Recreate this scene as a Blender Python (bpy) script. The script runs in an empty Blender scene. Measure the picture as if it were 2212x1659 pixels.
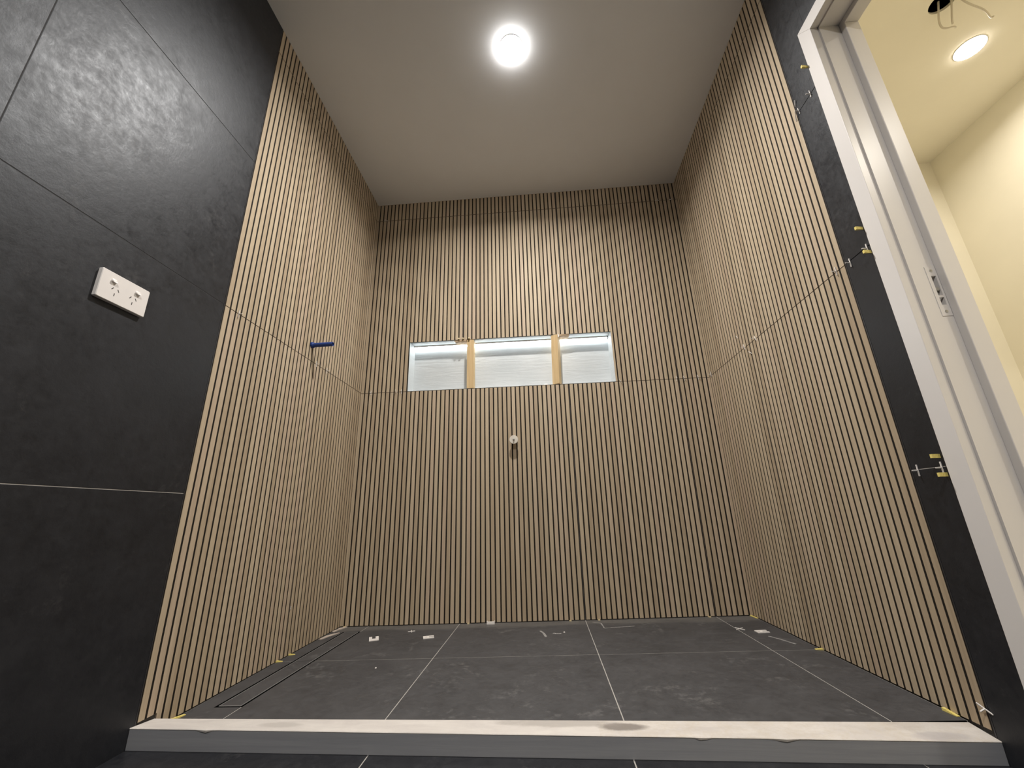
import bpy, bmesh, math, random
from mathutils import Vector, Matrix
from math import sin, cos, pi, radians

random.seed(7)
scene = bpy.context.scene
COL = scene.collection

# ------------------------------------------------------------------ camera
F_PX = 877.12
YAW, PITCH, ROLL = -0.0689, 0.3090, -0.0268
CAM = Vector((1.0296, -2.1946, 0.5101))
cd = bpy.data.cameras.new('camera')
cd.sensor_fit = 'HORIZONTAL'; cd.sensor_width = 36.0
cd.lens = F_PX * 36.0 / 2212.0
cd.clip_start = 0.01
cam = bpy.data.objects.new('camera', cd); COL.objects.link(cam)
fw = Vector((sin(YAW) * cos(PITCH), cos(YAW) * cos(PITCH), sin(PITCH)))
rt = Vector((cos(YAW), -sin(YAW), 0)); up = rt.cross(fw)
rt2 = rt * cos(ROLL) + up * sin(ROLL); up2 = up * cos(ROLL) - rt * sin(ROLL)
M = Matrix((rt2, up2, -fw)).transposed().to_4x4(); M.translation = CAM
cam.matrix_world = M
scene.camera = cam

# ------------------------------------------------------------------ world, exposure
w = bpy.data.worlds.new('world'); scene.world = w; w.use_nodes = True
w.node_tree.nodes['Background'].inputs[0].default_value = (0, 0, 0, 1)
w.node_tree.nodes['Background'].inputs[1].default_value = 0.0
vs = scene.view_settings
vs.view_transform = 'Standard'; vs.look = 'None'; vs.gamma = 1.0; vs.use_curve_mapping = False
vs.exposure = 0.0
# watts of the downlights' beams and of the LED strip (each lamp is built further down)
W_SHOWER, W_BATH, W_HALL, L_LED = 27.5, 34.0, 7.0, 19.0

# ------------------------------------------------------------------ measures (metres)
W, H, ZJ = 1.9643, 2.5307, 1.1968           # shower width, ceiling height, joint height
DL, DR = -1.0632, -1.0672                   # front ends of the slatted tiles, left / right
S1 = 0.5943; S2 = S1 + 0.603; S3 = S1 + 1.206
FJ, DJ = -0.4962, 0.1432
YF = -3.6                                   # wall behind the camera
NX0, NX1, NZ0, NZ1, ND = 0.2722, 1.4600, 1.1983, 1.5040, 0.078
HBY, HFY = -1.0075, -1.0770                 # hob back / front
AY, AZ = -1.1670, 2.0320                    # outer corner of the door architrave
JY, JX0, JX1, XW = -1.2220, 1.9840, 2.0440, 2.0820
HALLX = 3.53
def fl(x, y): return 0.0322 * x / W - 0.004 * y
def zo(x): return -0.0071 - 0.0073 * x / W

# ------------------------------------------------------------------ materials
def nt(name):
    m = bpy.data.materials.new(name); m.use_nodes = True
    t = m.node_tree; b = t.nodes['Principled BSDF']
    return m, t, b
def node(t, typ, **kw):
    n = t.nodes.new(typ)
    for k, v in kw.items(): setattr(n, k, v)
    return n
def noise(t, vec, scale, detail=4, rough=0.55, dist=0.0):
    n = node(t, 'ShaderNodeTexNoise'); n.inputs['Scale'].default_value = scale
    n.inputs['Detail'].default_value = detail; n.inputs['Roughness'].default_value = rough
    n.inputs['Distortion'].default_value = dist
    t.links.new(vec, n.inputs['Vector']); return n.outputs['Fac']
def ramp(t, fac, stops):
    r = node(t, 'ShaderNodeValToRGB'); e = r.color_ramp.elements
    while len(e) < len(stops): e.new(0.5)
    for i, (p, c) in enumerate(stops):
        e[i].position = p; e[i].color = (*c, 1) if len(c) == 3 else c
    t.links.new(fac, r.inputs['Fac']); return r.outputs['Color']
def mapping(t, scale=(1, 1, 1), loc=(0, 0, 0)):
    tc = node(t, 'ShaderNodeTexCoord'); mp = node(t, 'ShaderNodeMapping')
    mp.inputs['Scale'].default_value = scale; mp.inputs['Location'].default_value = loc
    t.links.new(tc.outputs['Object'], mp.inputs['Vector']); return mp.outputs['Vector']
def mixc(t, fac, a, b, mode='MIX'):
    n = node(t, 'ShaderNodeMix', data_type='RGBA', blend_type=mode)
    for s, v in ((0, fac), (6, a), (7, b)):
        if isinstance(v, (int, float)): n.inputs[s].default_value = v
        elif isinstance(v, tuple): n.inputs[s].default_value = (*v, 1)
        else: t.links.new(v, n.inputs[s])
    return n.outputs[2]
def math_(t, op, a, b=0.0):
    n = node(t, 'ShaderNodeMath', operation=op)
    for s, v in ((0, a), (1, b)):
        if isinstance(v, (int, float)): n.inputs[s].default_value = v
        else: t.links.new(v, n.inputs[s])
    return n.outputs[0]
def bump(t, b, h, strength, dist=0.002):
    n = node(t, 'ShaderNodeBump'); n.inputs['Strength'].default_value = strength
    n.inputs['Distance'].default_value = dist
    t.links.new(h, n.inputs['Height']); t.links.new(n.outputs['Normal'], b.inputs['Normal'])

def plain(name, col, rough=0.5, metal=0.0, var=0.06, vscale=30.0, spec=0.5, bmp=0.0):
    m, t, b = nt(name)
    v = mapping(t); n = noise(t, v, vscale, 4)
    lo = tuple(max(0, c * (1 - var)) for c in col); hi = tuple(min(1, c * (1 + var)) for c in col)
    t.links.new(ramp(t, n, [(0.3, lo), (0.7, hi)]), b.inputs['Base Color'])
    b.inputs['Roughness'].default_value = rough; b.inputs['Metallic'].default_value = metal
    b.inputs['Specular IOR Level'].default_value = spec
    if bmp: bump(t, b, n, bmp)
    return m
def emit(name, col, strength):
    m, t, b = nt(name)
    b.inputs['Base Color'].default_value = (0.8, 0.8, 0.8, 1)
    b.inputs['Emission Color'].default_value = (*col, 1)
    b.inputs['Emission Strength'].default_value = strength
    return m
def black_tile(name, lo, hi, dust, dust_lo, dust_hi, r0, r1, bmp, spec=0.5, edge=False):
    m, t, b = nt(name)
    v = mapping(t)
    big = noise(t, v, 2.6, 6, 0.62, 0.6); mid = noise(t, v, 16.0, 10, 0.75, 0.25); fine = noise(t, v, 55.0, 8, 0.72)
    base = ramp(t, math_(t, 'ADD', math_(t, 'MULTIPLY', big, 0.35), math_(t, 'ADD', math_(t, 'MULTIPLY', mid, 0.35), math_(t, 'MULTIPLY', fine, 0.3))), [(0.38, lo), (0.62, hi)])
    dn = math_(t, 'MULTIPLY', noise(t, mapping(t, loc=(3, 7, 1)), 5.5, 10, 0.74, 0.7), math_(t, 'ADD', 0.6, math_(t, 'MULTIPLY', fine, 0.8)))
    dm = ramp(t, dn, [(dust_lo, (0, 0, 0)), (dust_hi, (1, 1, 1))])
    t.links.new(mixc(t, dm, base, dust), b.inputs['Base Color'])
    if edge:                                 # wiped adhesive haze left along the foot of the back wall
        tc = node(t, 'ShaderNodeTexCoord'); sx = node(t, 'ShaderNodeSeparateXYZ'); t.links.new(tc.outputs['Object'], sx.inputs[0])
        wob = math_(t, 'ADD', sx.outputs[1], math_(t, 'MULTIPLY', math_(t, 'SUBTRACT', noise(t, mapping(t, (3, 12, 1)), 1.0, 5), 0.5), 0.16))
        em = ramp(t, math_(t, 'ADD', wob, 1.0), [(0.90, (0, 0, 0)), (0.945, (1, 1, 1))])
        em = math_(t, 'MULTIPLY', em, math_(t, 'ADD', 0.10, math_(t, 'MULTIPLY', mid, 0.75)))
        cur = b.inputs['Base Color'].links[0].from_socket
        t.links.new(mixc(t, em, cur, (0.17, 0.16, 0.145)), b.inputs['Base Color'])
    rg = math_(t, 'ADD', math_(t, 'MULTIPLY', mid, 0.55), math_(t, 'MULTIPLY', fine, 0.45))
    t.links.new(ramp(t, rg, [(0.36, (r0,) * 3), (0.64, (r1,) * 3)]), b.inputs['Roughness'])
    b.inputs['Specular IOR Level'].default_value = spec; b.inputs['Specular Tint'].default_value = (0.92, 0.955, 1.0, 1)
    bump(t, b, math_(t, 'ADD', fine, math_(t, 'MULTIPLY', mid, 0.6)), bmp, 0.003)
    return m

MAT = {}
MAT['tile'] = black_tile('black_wall_tile', (0.0095, 0.0099, 0.0122), (0.0215, 0.0218, 0.0250), (0.05, 0.048, 0.048), 0.60, 0.86, 0.34, 0.55, 0.20, 0.42)
MAT['ftile'] = black_tile('black_floor_tile', (0.038, 0.038, 0.041), (0.075, 0.074, 0.077), (0.19, 0.185, 0.18), 0.58, 0.9, 0.46, 0.60, 0.16, edge=True)
MAT['grout'] = plain('pale_grout', (0.40, 0.38, 0.35), 0.9)
MAT['grout_dark'] = plain('dark_joint', (0.022, 0.019, 0.017), 0.9)
MAT['seam'] = plain('seam_adhesive', (0.075, 0.070, 0.066), 0.9)
MAT['trim'] = plain('black_tile_trim', (0.045, 0.045, 0.05), 0.38, 0.4)
MAT['ceil'] = plain('ceiling_paint', (0.83, 0.85, 0.88), 0.9, var=0.015, vscale=5)
MAT['hall'] = plain('cream_paint', (0.87, 0.82, 0.68), 0.85, var=0.015, vscale=5)
MAT['frame'] = plain('white_gloss_paint', (0.72, 0.69, 0.665), 0.32, var=0.012, vscale=7)
MAT['dark'] = plain('dark_void', (0.02, 0.018, 0.016), 0.9)
MAT['plastic'] = plain('white_plastic', (0.80, 0.76, 0.73), 0.35, var=0.01)
MAT['spacer'] = plain('white_spacer_plastic', (0.80, 0.76, 0.72), 0.5, var=0.02)
MAT['yellow'] = plain('yellow_wedge_plastic', (0.80, 0.66, 0.20), 0.5)
MAT['creamw'] = plain('cream_wedge_plastic', (0.75, 0.63, 0.38), 0.5)
MAT['blue'] = plain('blue_plastic', (0.010, 0.045, 0.22), 0.32)
MAT['metal'] = plain('dull_metal', (0.55, 0.55, 0.52), 0.35, 1.0)
MAT['satin'] = plain('satin_strike_metal', (0.62, 0.58, 0.52), 0.4, 0.35)
MAT['cable'] = plain('grey_cable', (0.62, 0.56, 0.45), 0.6)
MAT['slot'] = plain('socket_slot', (0.05, 0.04, 0.035), 0.7)
MAT['hobgrey'] = None
MAT['pine'] = None

# wood-look slat tile
def slat_mat():
    m, t, b = nt('oak_slat_tile')
    at = node(t, 'ShaderNodeAttribute', attribute_name='tone')
    v = mapping(t, (60, 60, 2.2)); g = noise(t, v, 1.0, 8, 0.65, 0.8)
    v2 = mapping(t, (260, 260, 7.0)); g2 = noise(t, v2, 1.0, 5, 0.6)
    base = ramp(t, at.outputs['Fac'], [(0.0, (0.432, 0.340, 0.234)), (0.35, (0.490, 0.395, 0.275)), (0.7, (0.530, 0.433, 0.308)), (1.0, (0.500, 0.392, 0.285))])
    gr = ramp(t, math_(t, 'ADD', math_(t, 'MULTIPLY', g, 0.7), math_(t, 'MULTIPLY', g2, 0.3)), [(0.3, (0.80, 0.78, 0.76)), (0.68, (1.08, 1.08, 1.09))])
    t.links.new(mixc(t, 1.0, base, gr, 'MULTIPLY'), b.inputs['Base Color'])
    b.inputs['Roughness'].default_value = 0.55
    b.inputs['Specular IOR Level'].default_value = 0.28
    bump(t, b, g2, 0.05, 0.001)
    return m
MAT['slat'] = slat_mat()
MAT['groove'] = plain('slat_groove', (0.016, 0.0125, 0.009), 0.8, spec=0.2)

def pine_mat():
    m, t, b = nt('raw_pine')
    v = mapping(t, (40, 40, 3)); g = noise(t, v, 1.0, 7, 0.6, 1.0)
    t.links.new(ramp(t, g, [(0.3, (0.50, 0.34, 0.16)), (0.7, (0.66, 0.49, 0.27))]), b.inputs['Base Color'])
    b.inputs['Roughness'].default_value = 0.7
    return m
MAT['pine'] = pine_mat()
def ply_mat():
    m, t, b = nt('ply_packer')
    v = mapping(t, (30, 90, 90)); g = noise(t, v, 1.0, 6, 0.6, 1.0)
    t.links.new(ramp(t, g, [(0.32, (0.42, 0.28, 0.16)), (0.62, (0.66, 0.50, 0.33))]), b.inputs['Base Color'])
    b.inputs['Roughness'].default_value = 0.75
    return m
MAT['ply'] = ply_mat()
def render_mat():
    m, t, b = nt('white_render')
    v = mapping(t); big = noise(t, v, 5, 5); wv = noise(t, mapping(t, (4, 4, 34)), 1.0, 6, 0.6, 1.6)
    t.links.new(ramp(t, big, [(0.3, (0.50, 0.53, 0.54)), (0.7, (0.58, 0.60, 0.605))]), b.inputs['Base Color'])
    b.inputs['Roughness'].default_value = 0.6
    bump(t, b, math_(t, 'ADD', wv, math_(t, 'MULTIPLY', big, 0.6)), 0.22, 0.008)
    return m
MAT['render'] = render_mat()
def hob_front_mat():
    m, t, b = nt('grey_membrane')
    st = noise(t, mapping(t, (2.5, 2.5, 60)), 1.0, 6, 0.6, 0.5); sp = noise(t, mapping(t), 26, 6, 0.7, 0.5)
    c = ramp(t, st, [(0.3, (0.27, 0.275, 0.295)), (0.7, (0.33, 0.332, 0.35))])
    k = ramp(t, sp, [(0.70, (0, 0, 0)), (0.80, (1, 1, 1))])
    t.links.new(mixc(t, k, c, (0.36, 0.36, 0.36)), b.inputs['Base Color'])
    b.inputs['Roughness'].default_value = 0.55
    bump(t, b, st, 0.15, 0.003)
    return m
MAT['hobgrey'] = hob_front_mat()
def hob_top_mat():
    m, t, b = nt('dusty_pale_screed')
    tc = node(t, 'ShaderNodeTexCoord'); sx = node(t, 'ShaderNodeSeparateXYZ')
    t.links.new(tc.outputs['Object'], sx.inputs[0]); X, Y = sx.outputs[0], sx.outputs[1]
    n1 = noise(t, mapping(t, (9, 30, 9)), 1.0, 8, 0.65, 0.6); n2 = noise(t, mapping(t), 120, 6, 0.7); n3 = noise(t, mapping(t), 14, 6, 0.65, 0.8)
    base = ramp(t, n1, [(0.28, (0.53, 0.49, 0.46)), (0.7, (0.66, 0.62, 0.575))])
    # worn speckled stretch towards the right-hand end
    right = ramp(t, math_(t, 'ADD', X, math_(t, 'MULTIPLY', n3, 0.12)), [(0.0, (0, 0, 0)), (1.0, (1, 1, 1))])
    rm = math_(t, 'MULTIPLY', math_(t, 'GREATER_THAN', X, 1.13), ramp(t, math_(t, 'ADD', math_(t, 'MULTIPLY', n2, 0.5), math_(t, 'MULTIPLY', n3, 0.5)), [(0.42, (0, 0, 0)), (0.66, (1, 1, 1))]))
    c = mixc(t, math_(t, 'MULTIPLY', rm, 0.55), base, (0.50, 0.43, 0.33))
    def spot(cx, cy, rx, ry, soft=0.35):
        a = math_(t, 'DIVIDE', math_(t, 'SUBTRACT', X, cx), rx); bb = math_(t, 'DIVIDE', math_(t, 'SUBTRACT', Y, cy), ry)
        d = math_(t, 'ADD', math_(t, 'MULTIPLY', a, a), math_(t, 'MULTIPLY', bb, bb))
        d = math_(t, 'ADD', d, math_(t, 'MULTIPLY', math_(t, 'SUBTRACT', n3, 0.5), 1.6))
        return ramp(t, d, [(soft, (1, 1, 1)), (1.0, (0, 0, 0))])
    c = mixc(t, math_(t, 'MULTIPLY', spot(1.185, -1.038, 0.065, 0.020), 0.85), c, (0.19, 0.165, 0.145))
    c = mixc(t, math_(t, 'MULTIPLY', spot(1.03, -1.022, 0.17, 0.022), 0.6), c, (0.34, 0.31, 0.28))
    c = mixc(t, math_(t, 'MULTIPLY', spot(0.36, -1.045, 0.06, 0.02), 0.5), c, (0.38, 0.35, 0.32))
    c = mixc(t, math_(t, 'MULTIPLY', spot(1.86, -1.062, 0.07, 0.018), 0.5), c, (0.40, 0.37, 0.37))
    t.links.new(c, b.inputs['Base Color'])
    b.inputs['Roughness'].default_value = 0.85
    bump(t, b, n2, 0.25, 0.002)
    return m
MAT['hobtop'] = hob_top_mat()

# ------------------------------------------------------------------ helpers
class MB:
    """collects faces, builds ONE mesh object"""
    def __init__(self): self.v = []; self.f = []; self.m = []; self.t = []
    def face(self, pts, mi=0, tone=0.5):
        k = len(self.v); self.v += [tuple(p) for p in pts]
        self.f.append(list(range(k, k + len(pts)))); self.m.append(mi); self.t.append(tone)
    def box(self, x0, x1, y0, y1, z0, z1, mi=0, tf=None, skip=''):
        P = [(x, y, z) for x in (x0, x1) for y in (y0, y1) for z in (z0, z1)]
        if tf: P = [tf(Vector(p)) for p in P]
        F = dict(l=(0, 1, 3, 2), r=(4, 6, 7, 5), f=(0, 4, 5, 1), b=(2, 3, 7, 6), d=(0, 2, 6, 4), u=(1, 5, 7, 3))
        for k, q in F.items():
            if k not in skip: self.face([P[i] for i in q], mi)
    def prism(self, poly, z0, z1, mi=0, tf=None):
        tf = tf or (lambda p: p)
        a = [tf(Vector((x, y, z0))) for x, y in poly]; b = [tf(Vector((x, y, z1))) for x, y in poly]
        n = len(poly)
        self.face(a[::-1], mi); self.face(b, mi)
        for i in range(n): self.face([a[i], a[(i + 1) % n], b[(i + 1) % n], b[i]], mi)
    def lathe(self, prof, n=32, mi=0, tf=None, cap0=False, cap1=False):
        """prof: list of (r, h) turned about +Z of the local frame"""
        tf = tf or (lambda p: p)
        R = [[tf(Vector((r * cos(2 * pi * i / n), r * sin(2 * pi * i / n), h))) for i in range(n)] for r, h in prof]
        for j in range(len(R) - 1):
            for i in range(n):
                self.face([R[j][i], R[j][(i + 1) % n], R[j + 1][(i + 1) % n], R[j + 1][i]], mi)
        if cap0: self.face(R[0][::-1], mi)
        if cap1: self.face(R[-1], mi)
    def tube(self, pts, r, n=10, mi=0):
        rings = []
        for i, p in enumerate(pts):
            d = (Vector(pts[min(i + 1, len(pts) - 1)]) - Vector(pts[max(i - 1, 0)])).normalized()
            a = d.cross(Vector((0.31, 0.87, 0.39))).normalized(); b = d.cross(a)
            rings.append([Vector(p) + (a * cos(2 * pi * k / n) + b * sin(2 * pi * k / n)) * r for k in range(n)])
        for j in range(len(rings) - 1):
            for k in range(n): self.face([rings[j][k], rings[j][(k + 1) % n], rings[j + 1][(k + 1) % n], rings[j + 1][k]], mi)
        self.face(rings[0][::-1], mi); self.face(rings[-1], mi)
    def build(self, name, mats, parent=None, bevel=0.0, smooth=False, merge=True, tone=False, kind=None):
        me = bpy.data.meshes.new(name); me.from_pydata(self.v, [], self.f)
        if not isinstance(mats, (list, tuple)): mats = [mats]
        for m in mats: me.materials.append(m)
        me.polygons.foreach_set('material_index', self.m)
        if tone:
            a = me.attributes.new('tone', 'FLOAT', 'FACE'); a.data.foreach_set('value', self.t)
        if merge and not tone:
            bm = bmesh.new(); bm.from_mesh(me)
            bmesh.ops.remove_doubles(bm, verts=bm.verts, dist=1e-6)
            bmesh.ops.recalc_face_normals(bm, faces=bm.faces)
            bm.to_mesh(me); bm.free()
        me.update()
        o = bpy.data.objects.new(name, me); COL.objects.link(o)
        if parent: o.parent = parent
        if bevel:
            md = o.modifiers.new('bevel', 'BEVEL'); md.width = bevel; md.segments = 2; md.limit_method = 'ANGLE'
            md.angle_limit = radians(40)
        if smooth:
            me.polygons.foreach_set('use_smooth', [True] * len(me.polygons))
            try: me.set_sharp_from_angle(angle=radians(35))
            except Exception: pass
        if kind: o['kind'] = kind
        return o
def thing(name, label, cat, loc=(0, 0, 0), rot=(0, 0, 0), group=None, kind=None):
    o = bpy.data.objects.new(name, None); COL.objects.link(o)
    o.empty_display_size = 0.05; o.location = loc; o.rotation_euler = rot
    if kind: o['kind'] = kind
    if label: o['label'] = label
    if cat: o['category'] = cat
    if group: o['group'] = group
    return o
def tag(o, label, cat, group=None):
    o['label'] = label; o['category'] = cat
    if group: o['group'] = group
    return o
def dup(root, loc, rot=None, label=None):
    r = root.copy(); COL.objects.link(r); r.location = loc
    if rot is not None: r.rotation_euler = rot
    if label: r['label'] = label
    for ch in list(root.children):
        c = ch.copy(); COL.objects.link(c); c.parent = r
        for g in list(ch.children):
            d = g.copy(); COL.objects.link(d); d.parent = c
    return r

# ------------------------------------------------------------------ slatted tile cladding
PIT, GAP, DEP = 0.025, 0.0036, 0.0011
def profile(ta, tb):
    """(t, depth, kind) steps of whole 600 mm tiles; ta = start of the tile's first half groove"""
    segs = []; n = int(round((tb - ta) / PIT))
    for k in range(n):
        a = ta + k * PIT + GAP; b = ta + (k + 1) * PIT - GAP
        tn = random.random()
        segs.append((ta + k * PIT, a - 0.0002, DEP, DEP, 1, tn))
        segs.append((a - 0.0002, a + 0.0002, DEP, 0.0004, 0, tn))
        segs.append((a + 0.0002, a + 0.0013, 0.0004, 0, 0, tn))
        segs.append((a + 0.0013, b - 0.0013, 0, 0, 0, tn))
        segs.append((b - 0.0013, b - 0.0002, 0, 0.0004, 0, tn))
        segs.append((b - 0.0002, b + 0.0002, 0.0004, DEP, 0, tn))
        segs.append((b + 0.0002, ta + (k + 1) * PIT, DEP, DEP, 1, tn))
    return segs
BACK = 0.0085
def clad(mb, mp, segs, t0, t1, z0, z1):
    """extrude the clipped profile between heights z0(t), z1; mp maps (t, depth, z) to the room"""
    Z0 = z0 if callable(z0) else (lambda t: z0)
    first = True; last = None
    for (a, b, da, db, mi, tn) in segs:
        ca, cb = max(a, t0), min(b, t1)
        if cb - ca < 1e-6: continue
        la = da + (db - da) * (ca - a) / (b - a); lb = da + (db - da) * (cb - a) / (b - a)
        A0, A1 = mp(ca, la, Z0(ca)), mp(ca, la, z1); B0, B1 = mp(cb, lb, Z0(cb)), mp(cb, lb, z1)
        mb.face([A0, B0, B1, A1], mi, tn)
        a0, a1, b0, b1 = mp(ca, BACK, Z0(ca)), mp(ca, BACK, z1), mp(cb, BACK, Z0(cb)), mp(cb, BACK, z1)
        mb.face([a0, b0, B0, A0], 2, tn); mb.face([A1, B1, b1, a1], 2, tn)
        if first: mb.face([a0, A0, A1, a1], 2, tn); first = False
        last = (B0, b0, b1, B1)
    if last: mb.face(list(last), 2, 0.5)
SLAT_MATS = [MAT['slat'], MAT['groove'], plain('tile_body', (0.20, 0.155, 0.115), 0.8)]
ROWS = ((None, ZJ - 0.0013), (ZJ + 0.0013, ZJ + 1.2015), (ZJ + 1.2045, H))

# ---- back wall
wb = MB()
SUB = 0.004                                  # substrate face sits this far behind the tile face
for (x0, x1, z0, z1) in ((-0.12, NX0 - 0.003, -0.2, H + 0.1), (NX1 + 0.003, W + 0.12, -0.2, H + 0.1), (NX0 - 0.003, NX1 + 0.003, -0.2, NZ0 - 0.003), (NX0 - 0.003, NX1 + 0.003, NZ1 + 0.003, H + 0.1)):
    wb.box(x0, x1, SUB, 0.14, z0, z1)
wall_back = wb.build('wall_back', MAT['seam'], kind='structure')
mb = MB()
mpb = lambda t, d, z: (t, d, z)
tiles_b = ((S1 - 0.6015, S1 - 0.0015), (S1 + 0.0015, S2 - 0.0015), (S2 + 0.0015, S3 - 0.0015), (S3 + 0.0015, S3 + 0.6015))
for (ta, tb) in tiles_b:
    lo, hi = max(ta, 0.0), min(tb, W)
    for (za, zb) in ROWS:
        sg = profile(ta, tb)
        if za is None: clad(mb, mpb, sg, lo, hi, lambda t: fl(t, 0) + 0.003, zb)
        elif za < 1.3:
            if lo < NX0: clad(mb, mpb, sg, lo, min(hi, NX0), za, zb)
            if hi > NX1: clad(mb, mpb, sg, max(lo, NX1), hi, za, zb)
            a, b_ = max(lo, NX0), min(hi, NX1)
            if b_ > a: clad(mb, mpb, sg, a, b_, NZ1, zb)
        else: clad(mb, mpb, sg, lo, hi, za, zb)
mb.build('slat_tile_cladding', SLAT_MATS, wall_back, tone=True)
# niche lining: an open white box, the sides splayed a little
n = MB()
sp = 0.008
f = [(NX0, 0.0, NZ0), (NX1, 0.0, NZ0), (NX1, 0.0, NZ1), (NX0, 0.0, NZ1)]
g = [(NX0 + sp, ND, NZ0 + 0.002), (NX1 - sp, ND, NZ0 + 0.002), (NX1 - sp, ND, NZ1), (NX0 + sp, ND, NZ1)]
o_ = [(NX0 - 0.001, SUB + 0.001, NZ0 - 0.001), (NX1 + 0.001, SUB + 0.001, NZ0 - 0.001), (NX1 + 0.001, SUB + 0.001, NZ1 + 0.001), (NX0 - 0.001, SUB + 0.001, NZ1 + 0.001)]
q = [(a[0], ND + 0.02, a[2]) for a in o_]
for i in range(4):
    j = (i + 1) % 4
    n.face([f[i], f[j], g[j], g[i]]); n.face([f[i], o_[i], o_[j], f[j]]); n.face([o_[i], q[i], q[j], o_[j]])
n.face(g); n.face(q)
n.build('niche_lining', MAT['render'], wall_back)

# ---- left wall
wl = MB(); wl.box(-0.14, -SUB, YF - 0.12, SUB, -0.2, H + 0.1)
wall_left = wl.build('wall_left', MAT['seam'], kind='structure')
mb = MB(); mpl = lambda t, d, z: (-d, t, z)
LT = DL + 0.0025
tiles_l = ((LT, LT + 0.6), (LT + 0.603, LT + 1.203))
def zlow_l(t):
    return 0.0365 if t < HBY + 0.003 else fl(0, t) + 0.003
for (ta, tb) in tiles_l:
    lo, hi = ta, min(tb, 0.0)
    for (za, zb) in ROWS:
        sg = profile(ta, tb)
        if za is None:
            if lo < HBY: clad(mb, mpl, sg, lo, HBY + 0.003, lambda t: 0.0405, zb); clad(mb, mpl, sg, HBY + 0.003, hi, lambda t: fl(0, t) + 0.003, zb)
            else: clad(mb, mpl, sg, lo, hi, lambda t: fl(0, t) + 0.003, zb)
        else: clad(mb, mpl, sg, lo, hi, za, zb)
mb.build('slat_tile_cladding', SLAT_MATS, wall_left, tone=True)
def tiles_black(mb, mp, y0, y1, cols, grout, zbase):
    g = 0.0009
    rows = ((zbase, 0.5897), (0.5897, ZJ), (ZJ, 1.798), (1.798, H))
    for r, (za, zb) in enumerate(rows):
        cs = [y0] + sorted(c for c in cols[r] if y0 < c < y1) + [y1]
        for a, b in zip(cs[:-1], cs[1:]):
            aa = a + (g if a > y0 else 0); bb = b - (g if b < y1 else 0)
            lo = za + (g if r else 0); hi = zb - (g if r < 3 else 0)
            P = [mp(t, d, z) for t in (aa, bb) for d in (0.0, 0.0085) for z in (lo, hi)]
            e = 0.0006
            Q = [mp(aa + e, 0, lo + e), mp(bb - e, 0, lo + e), mp(bb - e, 0, hi - e), mp(aa + e, 0, hi - e)]
            R = [mp(aa, e, lo), mp(bb, e, lo), mp(bb, e, hi), mp(aa, e, hi)]
            S = [mp(aa, 0.0085, lo), mp(bb, 0.0085, lo), mp(bb, 0.0085, hi), mp(aa, 0.0085, hi)]
            mb.face(Q)
            for i in range(4):
                j = (i + 1) % 4; mb.face([Q[i], Q[j], R[j], R[i]]); mb.face([R[i], R[j], S[j], S[i]])
mb = MB()
tiles_black(mb, mpl, YF, DL - 0.0025, ((-2.27, -3.47), (-2.27, -3.47), (-1.67, -2.87), (-2.27, -3.47)), None, -0.02)
mb.build('black_tile_cladding', MAT['tile'], wall_left, merge=True)
g_ = MB(); g_.box(-SUB, -0.0006, YF, DL - 0.003, 0.5886, 0.5908)
g_.build('grout_line', MAT['grout'], wall_left)
g_ = MB(); g_.box(-SUB, -0.0005, YF, DL - 0.003, ZJ - 0.001, ZJ + 0.001); g_.box(-SUB, -0.0007, YF, DL - 0.003, 1.797, 1.799)
for (yy, za, zb) in ((-2.27, 0.0, 0.588), (-2.27, 0.592, ZJ - 0.001), (-1.67, ZJ + 0.001, 1.797), (-2.87, ZJ + 0.001, 1.797), (-2.27, 1.799, H)): g_.box(-SUB, -0.0007, yy - 0.001, yy + 0.001, za, zb)
g_.build('grout_line', plain('charcoal_grout', (0.022, 0.021, 0.022), 0.85), wall_left)
e_ = MB(); e_.box(-0.008, 0.0004, DL - 0.0025, DL + 0.0005, 0.036, H)
e_.build('edge_trim', MAT['trim'], wall_left)

# ---- right wall, with the doorway
DY0, DY1, DZ = -1.2000, -2.0800, 1.998      # rough opening
wr = MB()
wr.box(W + SUB, XW, DY0, SUB, -0.2, H + 0.1); wr.box(W + SUB, XW, YF - 0.12, DY1, -0.2, H + 0.1)
wr.box(W + SUB, XW, DY1, DY0, DZ, H + 0.1)
wall_right = wr.build('wall_right', [MAT['seam']], kind='structure')
hp = MB()                                   # plaster skin on the hall side
for (a, b, z0, z1) in ((DY0, 0.0, -0.1, H), (YF, DY1, -0.1, H), (DY1, DY0, DZ, H)): hp.box(XW, XW + 0.008, a, b, z0, z1)
hp.build('hall_plaster', MAT['hall'], wall_right)
mb = MB(); mpr = lambda t, d, z: (W + d, t, z)
RT = DR + 0.0025
for (ta, tb) in ((RT, RT + 0.6), (RT + 0.603, RT + 1.203)):
    lo, hi = ta, min(tb, 0.0)
    for (za, zb) in ROWS:
        sg = profile(ta, tb)
        if za is None: clad(mb, mpr, sg, lo, hi, lambda t: fl(W, t) + 0.0035, zb)
        else: clad(mb, mpr, sg, lo, hi, za, zb)
mb.build('slat_tile_cladding', SLAT_MATS, wall_right, tone=True)
mb = MB()
none = ((), (), (), ())
tiles_black(mb, mpr, AY - 0.030, DR - 0.0025, none, None, -0.03)
tiles_black(mb, mpr, YF, DY1 + 0.03, ((-2.87,),) * 4, None, -0.03)
g0 = AZ - 0.02
mb.box(W, W + 0.0085, DY1 + 0.03, AY - 0.030, g0, H)
mb.build('black_tile_cladding', MAT['tile'], wall_right)
g_ = MB(); g_.box(W + 0.0006, W + SUB, AY - 0.02, DR - 0.003, 0.5887, 0.5907)
g_.build('grout_line', MAT['grout'], wall_right)
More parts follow.
